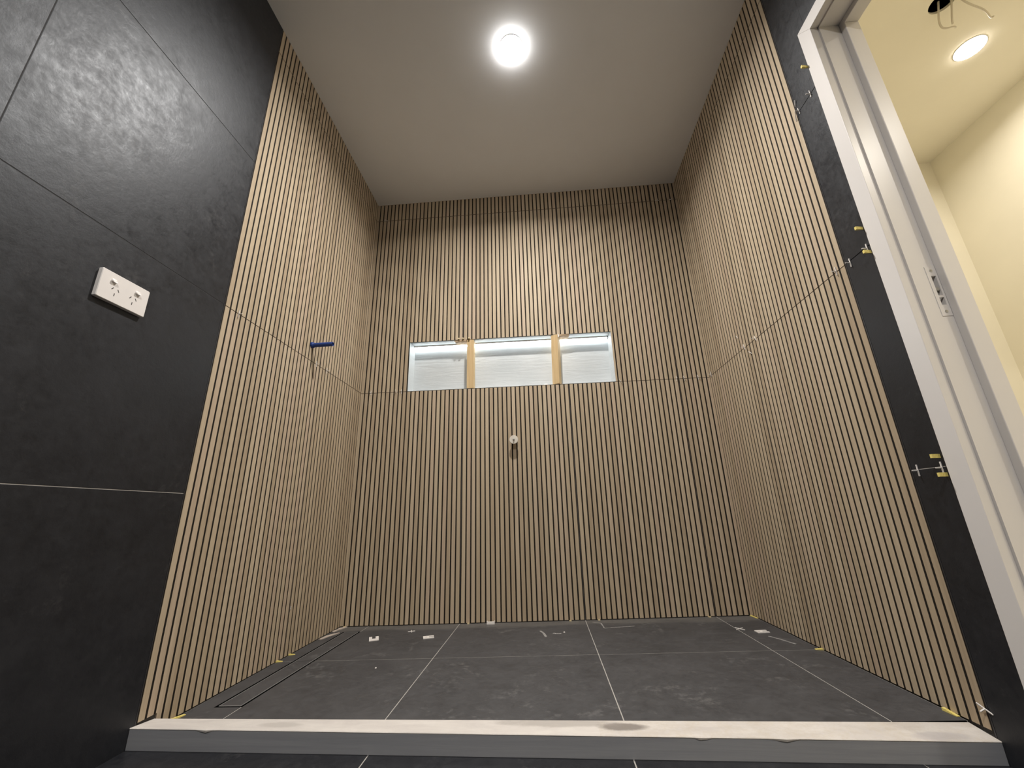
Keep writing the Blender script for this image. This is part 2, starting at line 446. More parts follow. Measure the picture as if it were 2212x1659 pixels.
e_ = MB(); e_.box(W - 0.0004, W + 0.008, DR - 0.0025, DR + 0.0005, 0.03, H)
e_.build('edge_trim', MAT['trim'], wall_right)

# ---- wall behind the camera
wf = MB(); wf.box(-0.14, XW, YF - 0.12, YF, -0.2, H + 0.1)
wf.build('wall_front', MAT['tile'], kind='structure')

# ---- ceilings
c = MB(); c.box(-0.14, W + 0.06, YF - 0.12, 0.14, H, H + 0.1)
c.build('ceiling', MAT['ceil'], kind='structure')
# hall ceiling with a round cut-out
HC, HR = (2.815, -0.905), 0.045
c = MB(); N = 48
x0, x1, y0, y1 = W + 0.06, HALLX + 0.12, YF - 0.12, 0.14
ring = [(HC[0] + HR * cos(2 * pi * i / N), HC[1] + HR * sin(2 * pi * i / N)) for i in range(N)]
def toedge(i):
    a = 2 * pi * i / N; dx, dy = cos(a), sin(a); ts = []
    if dx > 1e-9: ts.append((x1 - HC[0]) / dx)
    if dx < -1e-9: ts.append((x0 - HC[0]) / dx)
    if dy > 1e-9: ts.append((y1 - HC[1]) / dy)
    if dy < -1e-9: ts.append((y0 - HC[1]) / dy)
    s = min(ts); return (HC[0] + dx * s, HC[1] + dy * s)
edge = [toedge(i) for i in range(N)]
corners = [(x0, y0), (x0, y1), (x1, y0), (x1, y1)]
for i in range(N):
    j = (i + 1) % N
    pts = [edge[i]]
    for cc in corners:
        if abs(edge[i][0] - edge[j][0]) > 1e-6 and abs(edge[i][1] - edge[j][1]) > 1e-6:
            if (abs(cc[0] - edge[i][0]) < 1e-6 and abs(cc[1] - edge[j][1]) < 1e-6) or (abs(cc[0] - edge[j][0]) < 1e-6 and abs(cc[1] - edge[i][1]) < 1e-6): pts.append(cc)
    pts += [edge[j], ring[j], ring[i]]
    c.face([(p[0], p[1], H) for p in pts], 0)
    c.face([(*ring[i], H), (*ring[j], H), (*ring[j], H + 0.012), (*ring[i], H + 0.012)], 0)
c.box(HC[0] - 0.2, HC[0] + 0.2, HC[1] - 0.2, HC[1] + 0.2, H + 0.012, H + 0.25, 1, skip='d')
for i in range(N):                          # upper face of the board round the cut-out
    j = (i + 1) % N
    def sq(k):
        a = 2 * pi * k / N; s = 0.2 / max(abs(cos(a)), abs(sin(a))); return (HC[0] + cos(a) * s, HC[1] + sin(a) * s)
    c.face([(*ring[i], H + 0.012), (*ring[j], H + 0.012), (*sq(j), H + 0.012), (*sq(i), H + 0.012)], 1)
c.build('ceiling_hall', [MAT['hall'], plain('roof_space', (0.22, 0.18, 0.145), 0.9)], kind='structure', merge=False)
# ---- hall walls and floor
h = MB(); h.box(XW + 0.008, HALLX + 0.12, 0.0, 0.12, -0.2, H); h.build('wall_hall_back', MAT['hall'], kind='structure')
h = MB(); h.box(HALLX, HALLX + 0.12, YF, 0.0, -0.2, H); h.build('wall_hall_right', MAT['hall'], kind='structure')
h = MB(); h.box(XW + 0.008, HALLX + 0.12, YF - 0.12, YF, -0.2, H); h.build('wall_hall_front', MAT['hall'], kind='structure')
h = MB(); h.box(XW, HALLX + 0.12, YF, 0.0, -0.2, -0.02); h.build('floor_hall', plain('hall_floor', (0.72, 0.67, 0.58), 0.85), kind='structure')

# ---- bathroom floor (in front of the hob)
b0 = MB()
def ofloor(mb, x0, x1, y0, y1, d0, d1, mi=0):
    P = [(x, y, zo(x) + d) for x in (x0, x1) for y in (y0, y1) for d in (d0, d1)]
    for q in ((0, 1, 3, 2), (4, 6, 7, 5), (0, 4, 5, 1), (2, 3, 7, 6), (0, 2, 6, 4), (1, 5, 7, 3)): mb.face([P[i] for i in q], mi)
ofloor(b0, -0.004, XW, YF, HFY + 0.01, -0.12, -0.0012)
floor = b0.build('floor', MAT['grout'], kind='structure')
b1 = MB(); g = 0.0017
OX = [0.001, 0.5985, 1.1985, 1.7985, W]
OY = [YF, -3.0, -1.8, HFY + 0.004]
for i in range(4):
    for j in range(3):
        ofloor(b1, OX[i] + (g if i else 0), OX[i + 1] - (g if i < 3 else 0), OY[j] + (g if j else 0), OY[j + 1] - (g if j < 2 else 0), -0.009, 0.0)
b1.build('floor_tiles', MAT['tile'], floor)

# ---- shower floor
DX0, DX1, DYA, DYB = 0.0600, DJ + 0.0015, -0.8800, -0.0960     # drain slot
def sfl(mb, x0, x1, y0, y1, d0, d1, mi=0):
    P = [(x, y, fl(x, y) + d) for x in (x0, x1) for y in (y0, y1) for d in (d0, d1)]
    for q in ((0, 1, 3, 2), (4, 6, 7, 5), (0, 4, 5, 1), (2, 3, 7, 6), (0, 2, 6, 4), (1, 5, 7, 3)): mb.face([P[i] for i in q], mi)
s0 = MB()
for (x0, x1, y0, y1) in ((0, DX0, HBY, 0), (DX1, W, HBY, 0), (DX0, DX1, HBY, DYA), (DX0, DX1, DYB, 0)): sfl(s0, x0, x1, y0, y1, -0.12, -0.0004)
floor_sh = s0.build('floor_shower', MAT['grout'], kind='structure')
s1 = MB(); g = 0.0015; gy = 0.0013
XS = [0.0015, DJ, S1, S2, S3, W - 0.0015]; YS = [HBY, FJ, -0.0015]
for i in range(5):
    for j in range(2):
        xa = XS[i] + (g if i else 0); xb = XS[i + 1] - (g if i < 4 else 0); ya = YS[j] + (gy if j else 0); yb = YS[j + 1] - (gy if j == 0 else 0)
        if i == 0:
            sfl(s1, xa, DX0, ya, yb, -0.009, 0)
            if j == 0: sfl(s1, DX0, xb, ya, DYA, -0.009, 0)
            else: sfl(s1, DX0, xb, DYB, yb, -0.009, 0)
        else: sfl(s1, xa, xb, ya, yb, -0.009, 0)
s1.build('floor_tiles', MAT['ftile'], floor_sh)

# ------------------------------------------------------------------ linear drain
drain = thing('floor_drain', 'long narrow tile-insert channel drain along the left slatted wall', 'drain')
d = MB()
sfl(d, DX0 + 0.0002, DX1 - 0.0002, DYA + 0.0002, DYB - 0.0002, -0.040, -0.036)
for (x0, x1, y0, y1) in ((DX0 + 0.0002, DX0 + 0.0012, DYA, DYB), (DX1 - 0.0012, DX1 - 0.0002, DYA, DYB), (DX0 + 0.0012, DX1 - 0.0012, DYA + 0.0002, DYA + 0.0012), (DX0 + 0.0012, DX1 - 0.0012, DYB - 0.0012, DYB - 0.0002)):
    sfl(d, x0, x1, y0, y1, -0.036, -0.0001)
MAT['drainshade'] = plain('drain_gap_shade', (0.004, 0.004, 0.004), 0.9, spec=0.1)  # near-black: shade of the gap put into the colour of the drain parts
d.build('channel', MAT['drainshade'], drain)
IX0, IX1, IY0, IY1 = DX0 + 0.0085, DX1 - 0.0090, DYA + 0.0090, DYB - 0.006
for (a, b) in ((IY0, FJ - gy), (FJ + gy, IY1)):
    k = MB(); sfl(k, IX0 + 0.0018, IX1 - 0.0018, a + (0.0012 if a == IY0 else 0), b - (0.0012 if b == IY1 else 0), -0.008, 0.0); k.m = [0 if f_ == len(k.f) - 1 else 1 for f_ in range(len(k.f))]; k.build('tile_insert', [MAT['ftile'], MAT['drainshade']], drain)  # tile on top only; sides coloured black as the gap's shade
k = MB(); rw = 0.0016
sfl(k, IX0, IX0 + rw, IY0, IY1, -0.0012, 0.0003); sfl(k, IX1 - rw, IX1, IY0, IY1, -0.0012, 0.0003)
sfl(k, IX0 + rw, IX1 - rw, IY0, IY0 + rw, -0.0012, 0.0003); sfl(k, IX0 + rw, IX1 - rw, IY1 - rw, IY1, -0.0012, 0.0003)
sfl(k, IX0 + rw, IX1 - rw, FJ - gy, FJ + gy, -0.008, -0.0006)
k.build('insert_rim', plain('rim_steel', (0.42, 0.42, 0.42), 0.5, 0.5), drain)
for yy in (IY0 + 0.03, -0.70, -0.30, IY1 - 0.03):
    k = MB(); sfl(k, IX0 + 0.006, IX1 - 0.006, yy - 0.006, yy + 0.006, -0.0358, -0.0081); k.build('insert_foot', MAT['drainshade'], drain)

# ------------------------------------------------------------------ hob (kerb) across the shower entrance
hob = thing('shower_hob', 'low grey kerb with dusty pale top across the shower entrance', 'kerb', (W / 2, HFY, zo(W / 2)))
def hz(x, s):                                # s = 0 front edge, 1 back edge
    return (0.0377 - 0.0104 * x / W) * (1 - s) + (0.0300 + 0.0035 * x / W) * s
NS = 140
rnd = random.Random(3)
jit = [rnd.uniform(-1, 1) for _ in range(NS + 1)]
sm = [sum(jit[max(0, i - 3):i + 4]) / 7 for i in range(NS + 1)]
lumps = ((0.194, 0.014, 0.0022), (1.352, 0.012, 0.0020), (1.528, 0.018, 0.0022))
def lump(x): return sum(hh * math.exp(-((x - c_) / w_) ** 2) for c_, w_, hh in lumps)
base, cap = MB(), MB()
st = []
for i in range(NS + 1):
    x = W * i / NS
    lp = lump(x); e = 0.0010 * sm[i]
    st.append((x, lp, e))
def sect_base(s):
    x, lp, e = s
    return [(x, HFY + 0.006, -0.10), (x, HFY + 0.0005, zo(x) - 0.012), (x, HFY + 0.0005, hz(x, 0) - 0.003), (x, HBY - 0.0002, hz(x, 1) - 0.003), (x, HBY - 0.0002, -0.10)]
def sect_cap(s):
    x, lp, e = s
    return [(x, HFY + 0.0004 - lp, hz(x, 0) - 0.003 - lp * 1.3), (x, HFY - 0.0006 + e - lp, hz(x, 0) - 0.0012), (x, HFY + 0.0008 + e - lp * 0.6, hz(x, 0)), (x, (HFY + HBY) / 2, hz(x, 0.5) + 0.0006 * sm[(NS - int(x / W * NS))]), (x, HBY - 0.002, hz(x, 1)), (x, HBY - 0.0002, hz(x, 1) - 0.003)]
for A, fn in ((base, sect_base), (cap, sect_cap)):
    for i in range(NS):
        P, Q = fn(st[i]), fn(st[i + 1])
        for k in range(len(P)):
            l = (k + 1) % len(P); A.face([P[k], Q[k], Q[l], P[l]])
    A.face(fn(st[0])[::-1]); A.face(fn(st[-1]))
inv = Matrix.Translation(-hob.location)
for A, nm, mt in ((base, 'kerb_body', MAT['hobgrey']), (cap, 'top_coat', MAT['hobtop'])):
    o = A.build(nm, mt, hob); o.matrix_parent_inverse = inv
hob.children[0]['label'] = 'smooth grey painted face'

# ------------------------------------------------------------------ door frame
door = thing('door_1', None, None, (W, AY, 0), kind='structure')
dinv = Matrix.Translation(-door.location)
FZ = -0.015
AW = 0.0495                                  # architrave width
FY = -2.064                                  # near side opening face
def dpart(mb, nm, mat, bevel=0.0):
    o = mb.build(nm, mat, door, bevel=bevel); o.matrix_parent_inverse = dinv; return o
AXF = W - 0.004
a = MB()                                     # mitred three-sided architrave, one piece each
def arch(poly_yz):
    A = [(AXF, y, z) for y, z in poly_yz]; B = [(JX0, y, z) for y, z in poly_yz]
    m = MB(); m.face(A); m.face(B[::-1])
    for i in range(4): j = (i + 1) % 4; m.face([A[i], B[i], B[j], A[j]])
    return m
yo, yi, zt, zi = AY, AY - AW, AZ, AZ - AW
yo2, yi2 = FY - 0.055, FY - 0.055 + AW
for poly in (((yo, FZ), (yo, zt), (yi, zi), (yi, FZ)), ((yo, zt), (yo2, zt), (yi2, zi), (yi, zi)), ((yo2, zt), (yo2, FZ), (yi2, FZ), (yi2, zi))):
    dpart(arch(poly), 'architrave', MAT['frame'], 0.0012)
JZ = AZ - 0.055                              # head jamb underside
j = MB()
SLX0, SLX1, SLZ0, SLZ1 = 2.0275, 2.0385, 0.9720, 1.0530   # latch slot in the jamb
for (x0, x1, z0, z1) in ((JX0, SLX0, FZ, DZ - 0.0), (SLX1, XW + 0.008, FZ, DZ), (SLX0, SLX1, FZ, SLZ0), (SLX0, SLX1, SLZ1, DZ)):
    j.box(x0, x1, JY, DY0, z0, z1)
jm = dpart(j, 'jamb', MAT['frame'])
j = MB(); j.box(JX0, XW + 0.008, FY + 0.000, JY, JZ, DZ); dpart(j, 'head_jamb', MAT['frame'], 0.0008)
j = MB(); j.box(JX0, XW + 0.008, DY1, FY, FZ, DZ); dpart(j, 'jamb', MAT['frame'], 0.0008)
SY = JY - 0.0195
j = MB(); j.box(JX1, XW + 0.004, SY, JY, FZ, JZ); dpart(j, 'door_stop', MAT['frame'], 0.0015)
j = MB(); j.box(JX1, XW + 0.004, FY + 0.0195, SY, JZ - 0.0195, JZ); dpart(j, 'door_stop', MAT['frame'], 0.0015)
j = MB(); j.box(JX1, XW + 0.004, FY, FY + 0.0195, FZ, JZ); dpart(j, 'door_stop', MAT['frame'], 0.0015)
# strike plate on the far jamb, let into the paint, with its latch opening
p = MB(); px0, px1, pz0, pz1 = 2.0195, 2.0435, 0.942, 1.080
for (x0, x1, z0, z1) in ((px0, SLX0, pz0, pz1), (SLX1, px1, pz0, pz1), (SLX0, SLX1, pz0, SLZ0), (SLX0, SLX1, SLZ1, pz1), (SLX0, SLX1, 0.9925, 0.9985)):
    p.box(x0, x1, JY - 0.0012, JY, z0, z1)
sp_ = dpart(p, 'strike_plate', MAT['frame'])
def yfacing(x, y, z): return lambda v: Vector((x + v.x, y - v.z, z + v.y))
for (sx, sz) in ((2.0315, 1.068), (2.0315, 0.954)):
    s = MB(); s.lathe([(0.0038, 0), (0.0038, 0.0006), (0.0018, 0.0002)], 14, 0, yfacing(sx, JY - 0.0012, sz), cap1=True)
    o = s.build('screw', MAT['metal'], sp_)
s = MB(); s.box(SLX0, SLX1, DY0 - 0.006, DY0 - 0.004, SLZ0, SLZ1); o = s.build('slot_back', MAT['slot'], sp_)
s = MB(); s.box(SLX0 + 0.001, SLX1 - 0.0005, JY + 0.006, DY0 - 0.006, 0.9985, 1.022); s.lathe([(0.0045, 0), (0.0045, 0.006)], 14, 0, yfacing(2.033, JY + 0.006, 1.017), cap1=True)
o = s.build('latch_tongue', MAT['metal'], sp_)

# ------------------------------------------------------------------ lamps
def downlight(nm, label, x, y, r, watts, col, dome, glow, spread=158):
    t = thing(nm, label, 'light', (x, y, H))
    m = MB(); m.lathe([(r + 0.0022, 0.0), (r + 0.0020, -0.0016), (r + 0.0008, -0.0030), (r, -0.0030)], 48); m.build('trim_ring', MAT['plastic'], t, smooth=True)
    k = MB(); pr = [(r, -0.0030)] + [(r * cos(a), -0.0030 - dome * sin(a)) for a in [radians(v) for v in (15, 30, 45, 60, 75, 88)]]
    k.lathe(pr, 48, cap1=True)
    k.build('lens', emit(nm + '_lens', col, glow), t, smooth=True)
    ld = bpy.data.lights.new('beam', 'AREA'); ld.shape = 'DISK'; ld.size = 2 * r; ld.energy = watts; ld.color = col
    ld.spread = radians(spread)
    b = bpy.data.objects.new('beam', ld); COL.objects.link(b); b.parent = t; b.location = (0, 0, -0.004 - dome)
    return t
downlight('downlight', 'round glowing ceiling downlight above the middle of the shower', 0.9775, -0.9035, 0.050, W_SHOWER, (1.0, 0.965, 0.92), 0.0115, 220.0)
downlight('downlight', 'round ceiling downlight over the bathroom floor behind the viewer', 0.96, -2.75, 0.050, W_BATH, (1.0, 0.965, 0.92), 0.016, 240.0)
downlight('downlight', 'round glowing downlight on the cream ceiling seen through the doorway', 3.1154, -0.6976, 0.055, W_HALL, (1.0, 0.94, 0.85), 0.008, 36.0)
downlight('downlight', 'round downlight on the cream hall ceiling, out of view to the right of the doorway', 3.05, -2.45, 0.055, W_HALL * 2.1, (1.0, 0.94, 0.85), 0.008, 36.0)

# LED strip along the top back edge of the niche
led = thing('led_strip_light', 'long glowing white LED strip along the top of the niche', 'light', (0.865, ND - 0.0090, NZ1))
m = MB(); m.box(-0.583, 0.583, -0.0085, 0.0085, -0.0022, -0.0002); m.box(-0.583, 0.583, -0.0085, -0.0076, -0.0080, -0.0022); m.box(-0.583, 0.583, 0.0076, 0.0085, -0.0120, -0.0022); m.box(-0.5845, -0.583, -0.0085, 0.0085, -0.0145, -0.0002); m.box(0.583, 0.5845, -0.0085, 0.0085, -0.0145, -0.0002)
m.build('channel', MAT['plastic'], led)
m = MB(); m.box(-0.5828, 0.5828, -0.0075, 0.0075, -0.0145, -0.0023)
m.build('diffuser', emit('led_diffuser', (0.90, 0.97, 1.0), L_LED), led, bevel=0.003)

# ------------------------------------------------------------------ timber in the niche
def stud(label, x, rot, lean, dep):
    t = thing('timber_stud', label, 'timber', (x, 0.0, NZ0), (0, lean, rot), group='timber studs in the niche')
    m = MB(); m.box(-0.0205, 0.0205, 0.001, dep, 0.002, 0.3035); m.build('stud', MAT['pine'], t, bevel=0.0015)
    return t
stud('left raw pine stud standing upright in the white niche', 0.6378, 0.0, 0.0, 0.046)
stud('right raw pine stud standing slightly twisted in the white niche', 1.1265, radians(-20), radians(1.2), 0.044)
def packer(label, x, y, rz, sx, sy, h=0.008):
    m = MB(); m.box(-sx / 2, sx / 2, -sy / 2, sy / 2, -h, -0.0003)
    o = m.build('plywood_packer', MAT['ply'], bevel=0.0008); o.location = (x, y, NZ1); o.rotation_euler = (0, 0, rz)
    tag(o, label, 'packer')
packer('flat plywood packer under the niche top, left of the left stud', 0.579, 0.025, radians(-3), 0.072, 0.046)
packer('flat plywood packer under the niche top, right of the right stud', 1.1885, 0.025, radians(4), 0.062, 0.046)

# ------------------------------------------------------------------ power outlet
po = thing('power_outlet', 'white double power outlet with two switches on black tiled wall', 'power outlet', (0.0, -1.3740, 1.0585), (radians(0.6), 0, 0))
# local frame: u along +y, v along z, out along +x
def loc(u0, u1, v0, v1, d0, d1): return (d0, d1, u0, u1, v0, v1)
m = MB()
hw, hh, th, ch = 0.0600, 0.0372, 0.0105, 0.0022
P0 = [(-hw, -hh), (hw, -hh), (hw, hh), (-hw, hh)]
def rr(hw, hh, r, n=6):
    out = []
    for cx, cy, a0 in ((hw - r, hh - r, 0), (-hw + r, hh - r, 90), (-hw + r, -hh + r, 180), (hw - r, -hh + r, 270)):
        for i in range(n + 1): a_ = radians(a0 + 90 * i / n); out.append((cx + r * cos(a_), cy + r * sin(a_)))
    return out
xf = lambda v: Vector((v.z, v.x, v.y))
A = rr(hw, hh, 0.003); B = rr(hw, hh, 0.003); C_ = rr(hw - 0.0012, hh - 0.0012, 0.0025)
la = [xf(Vector((x, y, 0.0))) for x, y in A]; lb = [xf(Vector((x, y, th - 0.0014))) for x, y in B]; lc = [xf(Vector((x, y, th))) for x, y in C_]
for i in range(len(A)):
    j_ = (i + 1) % len(A); m.face([la[i], la[j_], lb[j_], lb[i]]); m.face([lb[i], lb[j_], lc[j_], lc[i]])
m.face(lc); m.face(la[::-1])
m.build('faceplate', MAT['plastic'], po)
for s in (-1, 1):
    k = MB(); pts = rr(0.0068, 0.0048, 0.0035, 5)
    a0 = [xf(Vector((s * 0.0300 + x, 0.0165 + y, th - 0.0002))) for x, y in pts]; a1 = [xf(Vector((s * 0.0300 + x * 0.92, 0.0165 + y * 0.92, th + 0.0028 + (0.0022 if y < 0 else -0.0012)))) for x, y in pts]
    for i in range(len(pts)): j_ = (i + 1) % len(pts); k.face([a0[i], a0[j_], a1[j_], a1[i]])
    cc = xf(Vector((s * 0.03, 0.0165, th + 0.0034)))
    for i in range(len(pts)): j_ = (i + 1) % len(pts); k.face([a1[i], a1[j_], cc])
    k.build('rocker_switch', MAT['plastic'], po)
    cx = s * 0.0222
    for (du, dv, ang) in ((-0.0070, -0.0030, -32), (0.0070, -0.0030, 32), (0.0, -0.0165, 0)):
        k = MB(); ca, sa = cos(radians(ang)), sin(radians(ang)); tf = lambda v, ca=ca, sa=sa, du=du, dv=dv, cx=cx: xf(Vector((cx + du + v.x * ca - v.y * sa, dv + v.x * sa + v.y * ca, th + v.z)))
        k.box(-0.0009, 0.0009, -0.0036, 0.0036, -0.0001, 0.00025, 0, tf); k.build('pin_slot', MAT['slot'], po)

# ------------------------------------------------------------------ blue pipe stub and tap connection
bp = thing('pipe_stub', 'blue plastic pipe stub sticking out of the left slatted wall', 'pipe', (0.0, -0.546, 1.2705))
xt = lambda v: Vector((v.z, v.x, v.y))
m = MB(); m.lathe([(0.0098, 0.100), (0.0100, 0.0985), (0.0100, 0.0), (0.0072, 0.0), (0.0072, 0.0995), (0.0078, 0.100), (0.0098, 0.100)], 28, 0, xt); m.build('pipe', MAT['blue'], bp, smooth=True)
m = MB(); m.lathe([(0.0072, 0.002), (0.0072, 0.062), (0.001, 0.062)], 20, 0, xt); m.build('bore_plug', MAT['blue'], bp)
m = MB(); m.lathe([(0.0103, 0.0), (0.0145, 0.0), (0.0145, 0.003), (0.0128, 0.009), (0.0103, 0.011)], 28, 0, xt); m.build('collar', MAT['blue'], bp, smooth=True)
tc_ = thing('tap_connection', 'round pale tap connection with metal spindle on the back wall below niche', 'tap fitting', (0.8825, 0.0, 0.888))
yt = lambda v: Vector((v.x, -v.z, v.y))
m = MB(); m.lathe([(0.0140, -0.002), (0.0140, 0.030), (0.0225, 0.032), (0.0232, 0.034), (0.0232, 0.040), (0.0226, 0.0412), (0.0090, 0.0416)], 36, 0, yt, cap1=True); m.build('flange', plain('pale_cap', (0.66, 0.61, 0.53), 0.4), tc_, smooth=True)
m = MB(); m.lathe([(0.0052, 0.0414), (0.0052, 0.0440), (0.0040, 0.0455), (0.0036, 0.0500), (0.0026, 0.0508)], 20, 0, yt, cap1=True); m.build('spindle', MAT['metal'], tc_, smooth=True)

# ------------------------------------------------------------------ tile spacers
SPG = 'white cross spacers left in the wall tile joints'
def spacer_mesh():
    m = MB()                                 # local: z along the wall, x out of the wall, tiny legs of one cross
    m.box(0.0002, 0.0024, -0.0012, 0.0012, -0.0140, 0.0140); m.box(0.0024, 0.0150, -0.0012, 0.0012, -0.0012, 0.0012)
    m.box(0.0150, 0.0152, -0.0009, 0.0009, -0.0009, 0.0009)
    return m
first_sp = None
def spacer(label, loc_, face, tilt=0.0, extra=(0, 0)):
    """face: rotation about z so that local +x points out of the wall"""
    global first_sp
    rot = (tilt, extra[0], face + extra[1])
    if first_sp is None:
        o = spacer_mesh().build('tile_spacer', MAT['spacer'], bevel=0.0004); first_sp = o
    else:
        o = first_sp.copy(); COL.objects.link(o)
    o.location = loc_; o.rotation_euler = rot; tag(o, label, 'tile spacer', SPG)
LW, BW, RW = 0.0, -pi / 2, pi
spacer('white cross spacer on the left slatted wall, nearest the black tiles', (0.0005, -0.9990, 1.1960), LW)
spacer('small white cross spacer on left slatted wall joint, directly under the blue pipe', (0.0005, -0.4945, 1.1975), LW, 0.1)
spacer('small white cross spacer on left slatted wall joint, deeper in than the blue pipe', (0.0005, -0.4000, 1.1975), LW)
spacer('white cross spacer on the back wall joint, nearest the left corner', (0.056, -0.0005, 1.1985), BW)
spacer('white cross spacer on the back wall, second from the left corner', (0.206, -0.0005, 1.1985), BW, 0.3, (0.4, 0))
spacer('white cross spacer on the back wall, just left of the niche corner', (0.2374, -0.0005, 1.1985), BW)
spacer('white cross spacer on the back wall, just right of the niche corner', (1.4845, -0.0005, 1.1990), BW, 0.4, (0.3, 0))
spacer('white cross spacer on the back wall at the right vertical seam', (1.7894, -0.0005, 1.1976), BW)
spacer('thin white cross spacer on the back wall, just right of the right seam', (1.8295, -0.0005, 1.1976), BW, 0.05)
spacer('white cross spacer on the back wall, last before the right corner', (1.9048, -0.0005, 1.2000), BW, 0.15)
spacer('white cross spacer on the right slatted wall, right beside the back corner', (W - 0.0005, -0.0360, 1.2030), RW)
spacer('white cross spacer on the right slatted wall, just behind its vertical seam', (W - 0.0005, -0.4209, 1.2000), RW, 0.2)
spacer('tilted white cross spacer on the right slatted wall, just before its vertical seam', (W - 0.0005, -0.5212, 1.1990), RW, 0.35)
spacer('white cross spacer on the right slatted wall, second slat from the black strip', (W - 0.0005, -1.0290, 1.1985), RW)
spacer('white cross spacer on the black strip at mid height, beside the slats', (W - 0.0005, -1.0870, 1.1900), RW)
spacer('white cross spacer on the black strip at mid height, beside the door frame', (W - 0.0005, -1.1535, 1.1915), RW)
spacer('white cross spacer high on the black strip, beside the slats', (W - 0.0005, -1.0790, 1.7990), RW, 0.1)
spacer('white cross spacer high on the black strip, beside the door frame', (W - 0.0005, -1.1405, 1.7970), RW)
spacer('white cross spacer low on the black strip, beside the slats', (W - 0.0005, -1.0885, 0.5870), RW)
spacer('white cross spacer low on the black strip, beside the door frame', (W - 0.0005, -1.1530, 0.5870), RW)
spacer('splayed white cross spacer at the bottom of the right slatted wall by the kerb', (W - 0.0030, -1.0660, 0.0812), RW, 1.0, (0.3, 0.2))
spacer('faint white cross spacer at top left of the back wall', (0.060, -0.0005, 2.4005 + 0.0), BW, 1.57)
spacer('faint white cross spacer near the top right of the back wall, left one', (1.8427, -0.0005, 2.4005), BW, 1.57)
spacer('faint white cross spacer near the top right of the back wall, in the corner', (1.9301, -0.0005, 2.4005), BW, 1.57)

def stick(label, a, b, wd=0.0022, mat='spacer'):
    a, b = Vector(a), Vector(b); mid = (a + b) / 2; L = (b - a).length
    m = MB(); m.box(-L / 2, L / 2, -wd / 2, wd / 2, -wd / 2, wd / 2)
    o = m.build('spacer_leg', MAT[mat], bevel=0.0004); o.location = mid
    o.rotation_euler = (b - a).to_track_quat('X', 'Z').to_euler(); tag(o, label, 'tile spacer')
xw = W - 0.0016
stick('loose slanting white spacer leg in the right wall seam below the joint', (xw, -0.4720, 1.1480), (xw - 0.004, -0.4560, 1.1640))
stick('small loose white spacer leg on the right slatted wall above the joint', (xw, -0.3830, 1.2600), (xw - 0.003, -0.3760, 1.2760))
stick('short white spacer leg at the slat edge, upper of two on the black strip', (xw, -1.0700, 1.8290), (xw - 0.004, -1.0800, 1.8480))
stick('long white spacer leg at the slat edge, lower of two on the black strip', (xw, -1.0560, 1.7780), (xw - 0.010, -1.0740, 1.8000))
stick('tiny white spacer end in a groove of the back wall left of niche', (0.1811, -0.0002, 1.1170), (0.1811, -0.004, 1.1240))
stick('tiny white chip stuck in the left wall seam low down', (0.0016, -0.4560, 0.1700), (0.003, -0.4565, 0.1820))

# ------------------------------------------------------------------ wedges
first_w = {}
def wedge(label, loc_, rot, size=(0.030, 0.007, 0.006), mat='yellow', group='yellow tile wedges'):
    key = (size, mat)
    if key not in first_w:
        l, wd, h = size; m = MB()
        P = [(-l / 2, -wd / 2, 0), (l / 2, -wd / 2, 0), (l / 2, wd / 2, 0), (-l / 2, wd / 2, 0), (-l / 2, -wd / 2, h), (l / 2, -wd / 2, h * 0.25), (l / 2, wd / 2, h * 0.25), (-l / 2, wd / 2, h)]
        for q in ((3, 2, 1, 0), (4, 5, 6, 7), (0, 1, 5, 4), (2, 3, 7, 6), (1, 2, 6, 5), (3, 0, 4, 7)): m.face([P[i] for i in q])
        for s in (-0.25, -0.05, 0.15):      # ribs
            m.box(l * s - 0.0006, l * s + 0.0006, -wd / 2, wd / 2, h * (0.5 - s * 0.75) * 0.95, h * (0.625 - s * 0.75) + 0.0006)
        o = m.build('tile_wedge', MAT[mat]); first_w[key] = o
    else:
        o = first_w[key].copy(); COL.objects.link(o)
    o.location = loc_; o.rotation_euler = rot; tag(o, label, 'tile wedge', group)
def onfl(x, y, d=0.0003): return (x, y, fl(x, y) + d)
wedge('yellow wedge under the left slatted wall, nearest the kerb', onfl(0.008, -0.945), (0, 0, radians(80)), (0.045, 0.008, 0.006))
wedge('small yellow wedge under left slatted wall, nearer one beside the drain', onfl(0.006, -0.500), (0, 0, radians(15)))
wedge('small yellow wedge under left slatted wall, farther one beside the drain', onfl(0.006, -0.420), (0, 0, radians(20)))
wedge('flat yellow wedge on the floor in the right back corner', onfl(W - 0.006, -0.030), (0, 0, radians(-80)), (0.050, 0.008, 0.004))
wedge('yellow wedge under right slatted wall, midway at the floor joint', onfl(W - 0.006, -0.500), (0, 0, radians(170)), (0.034, 0.010, 0.006))
wedge('yellow wedge under right slatted wall, nearest the kerb', onfl(W - 0.005, -0.974), (0, 0, radians(-85)), (0.034, 0.008, 0.006))
CW = 'cream wedge tips along the bottom of the back wall'
for (x, lb) in ((0.6374, 'small cream wedge tip under back wall, just right of the first floor joint'), (1.1255, 'small cream wedge tip under back wall, just left of the second floor joint'), (1.2600, 'small cream wedge tip under back wall, just right of the second floor joint'), (1.7680, 'small cream wedge tip under back wall, just left of the third floor joint'), (0.0250, 'small cream wedge tip under back wall at the left corner')):
    wedge(lb, onfl(x, -0.006), (0, 0, radians(95)), (0.016, 0.010, 0.005), 'creamw', CW)
YG = 'yellow wedges packed between black strip and door frame'
yx = W - 0.0045
def ywedge(label, y, z, ry=0.0, flip=0):
    wedge(label, (W - 0.0113, y, z), (radians(90), radians(ry), 0), (0.022, 0.009, 0.006), 'yellow', YG)
ywedge('yellow wedge by the door frame at mid height, above the joint', -1.1590, 1.2530)
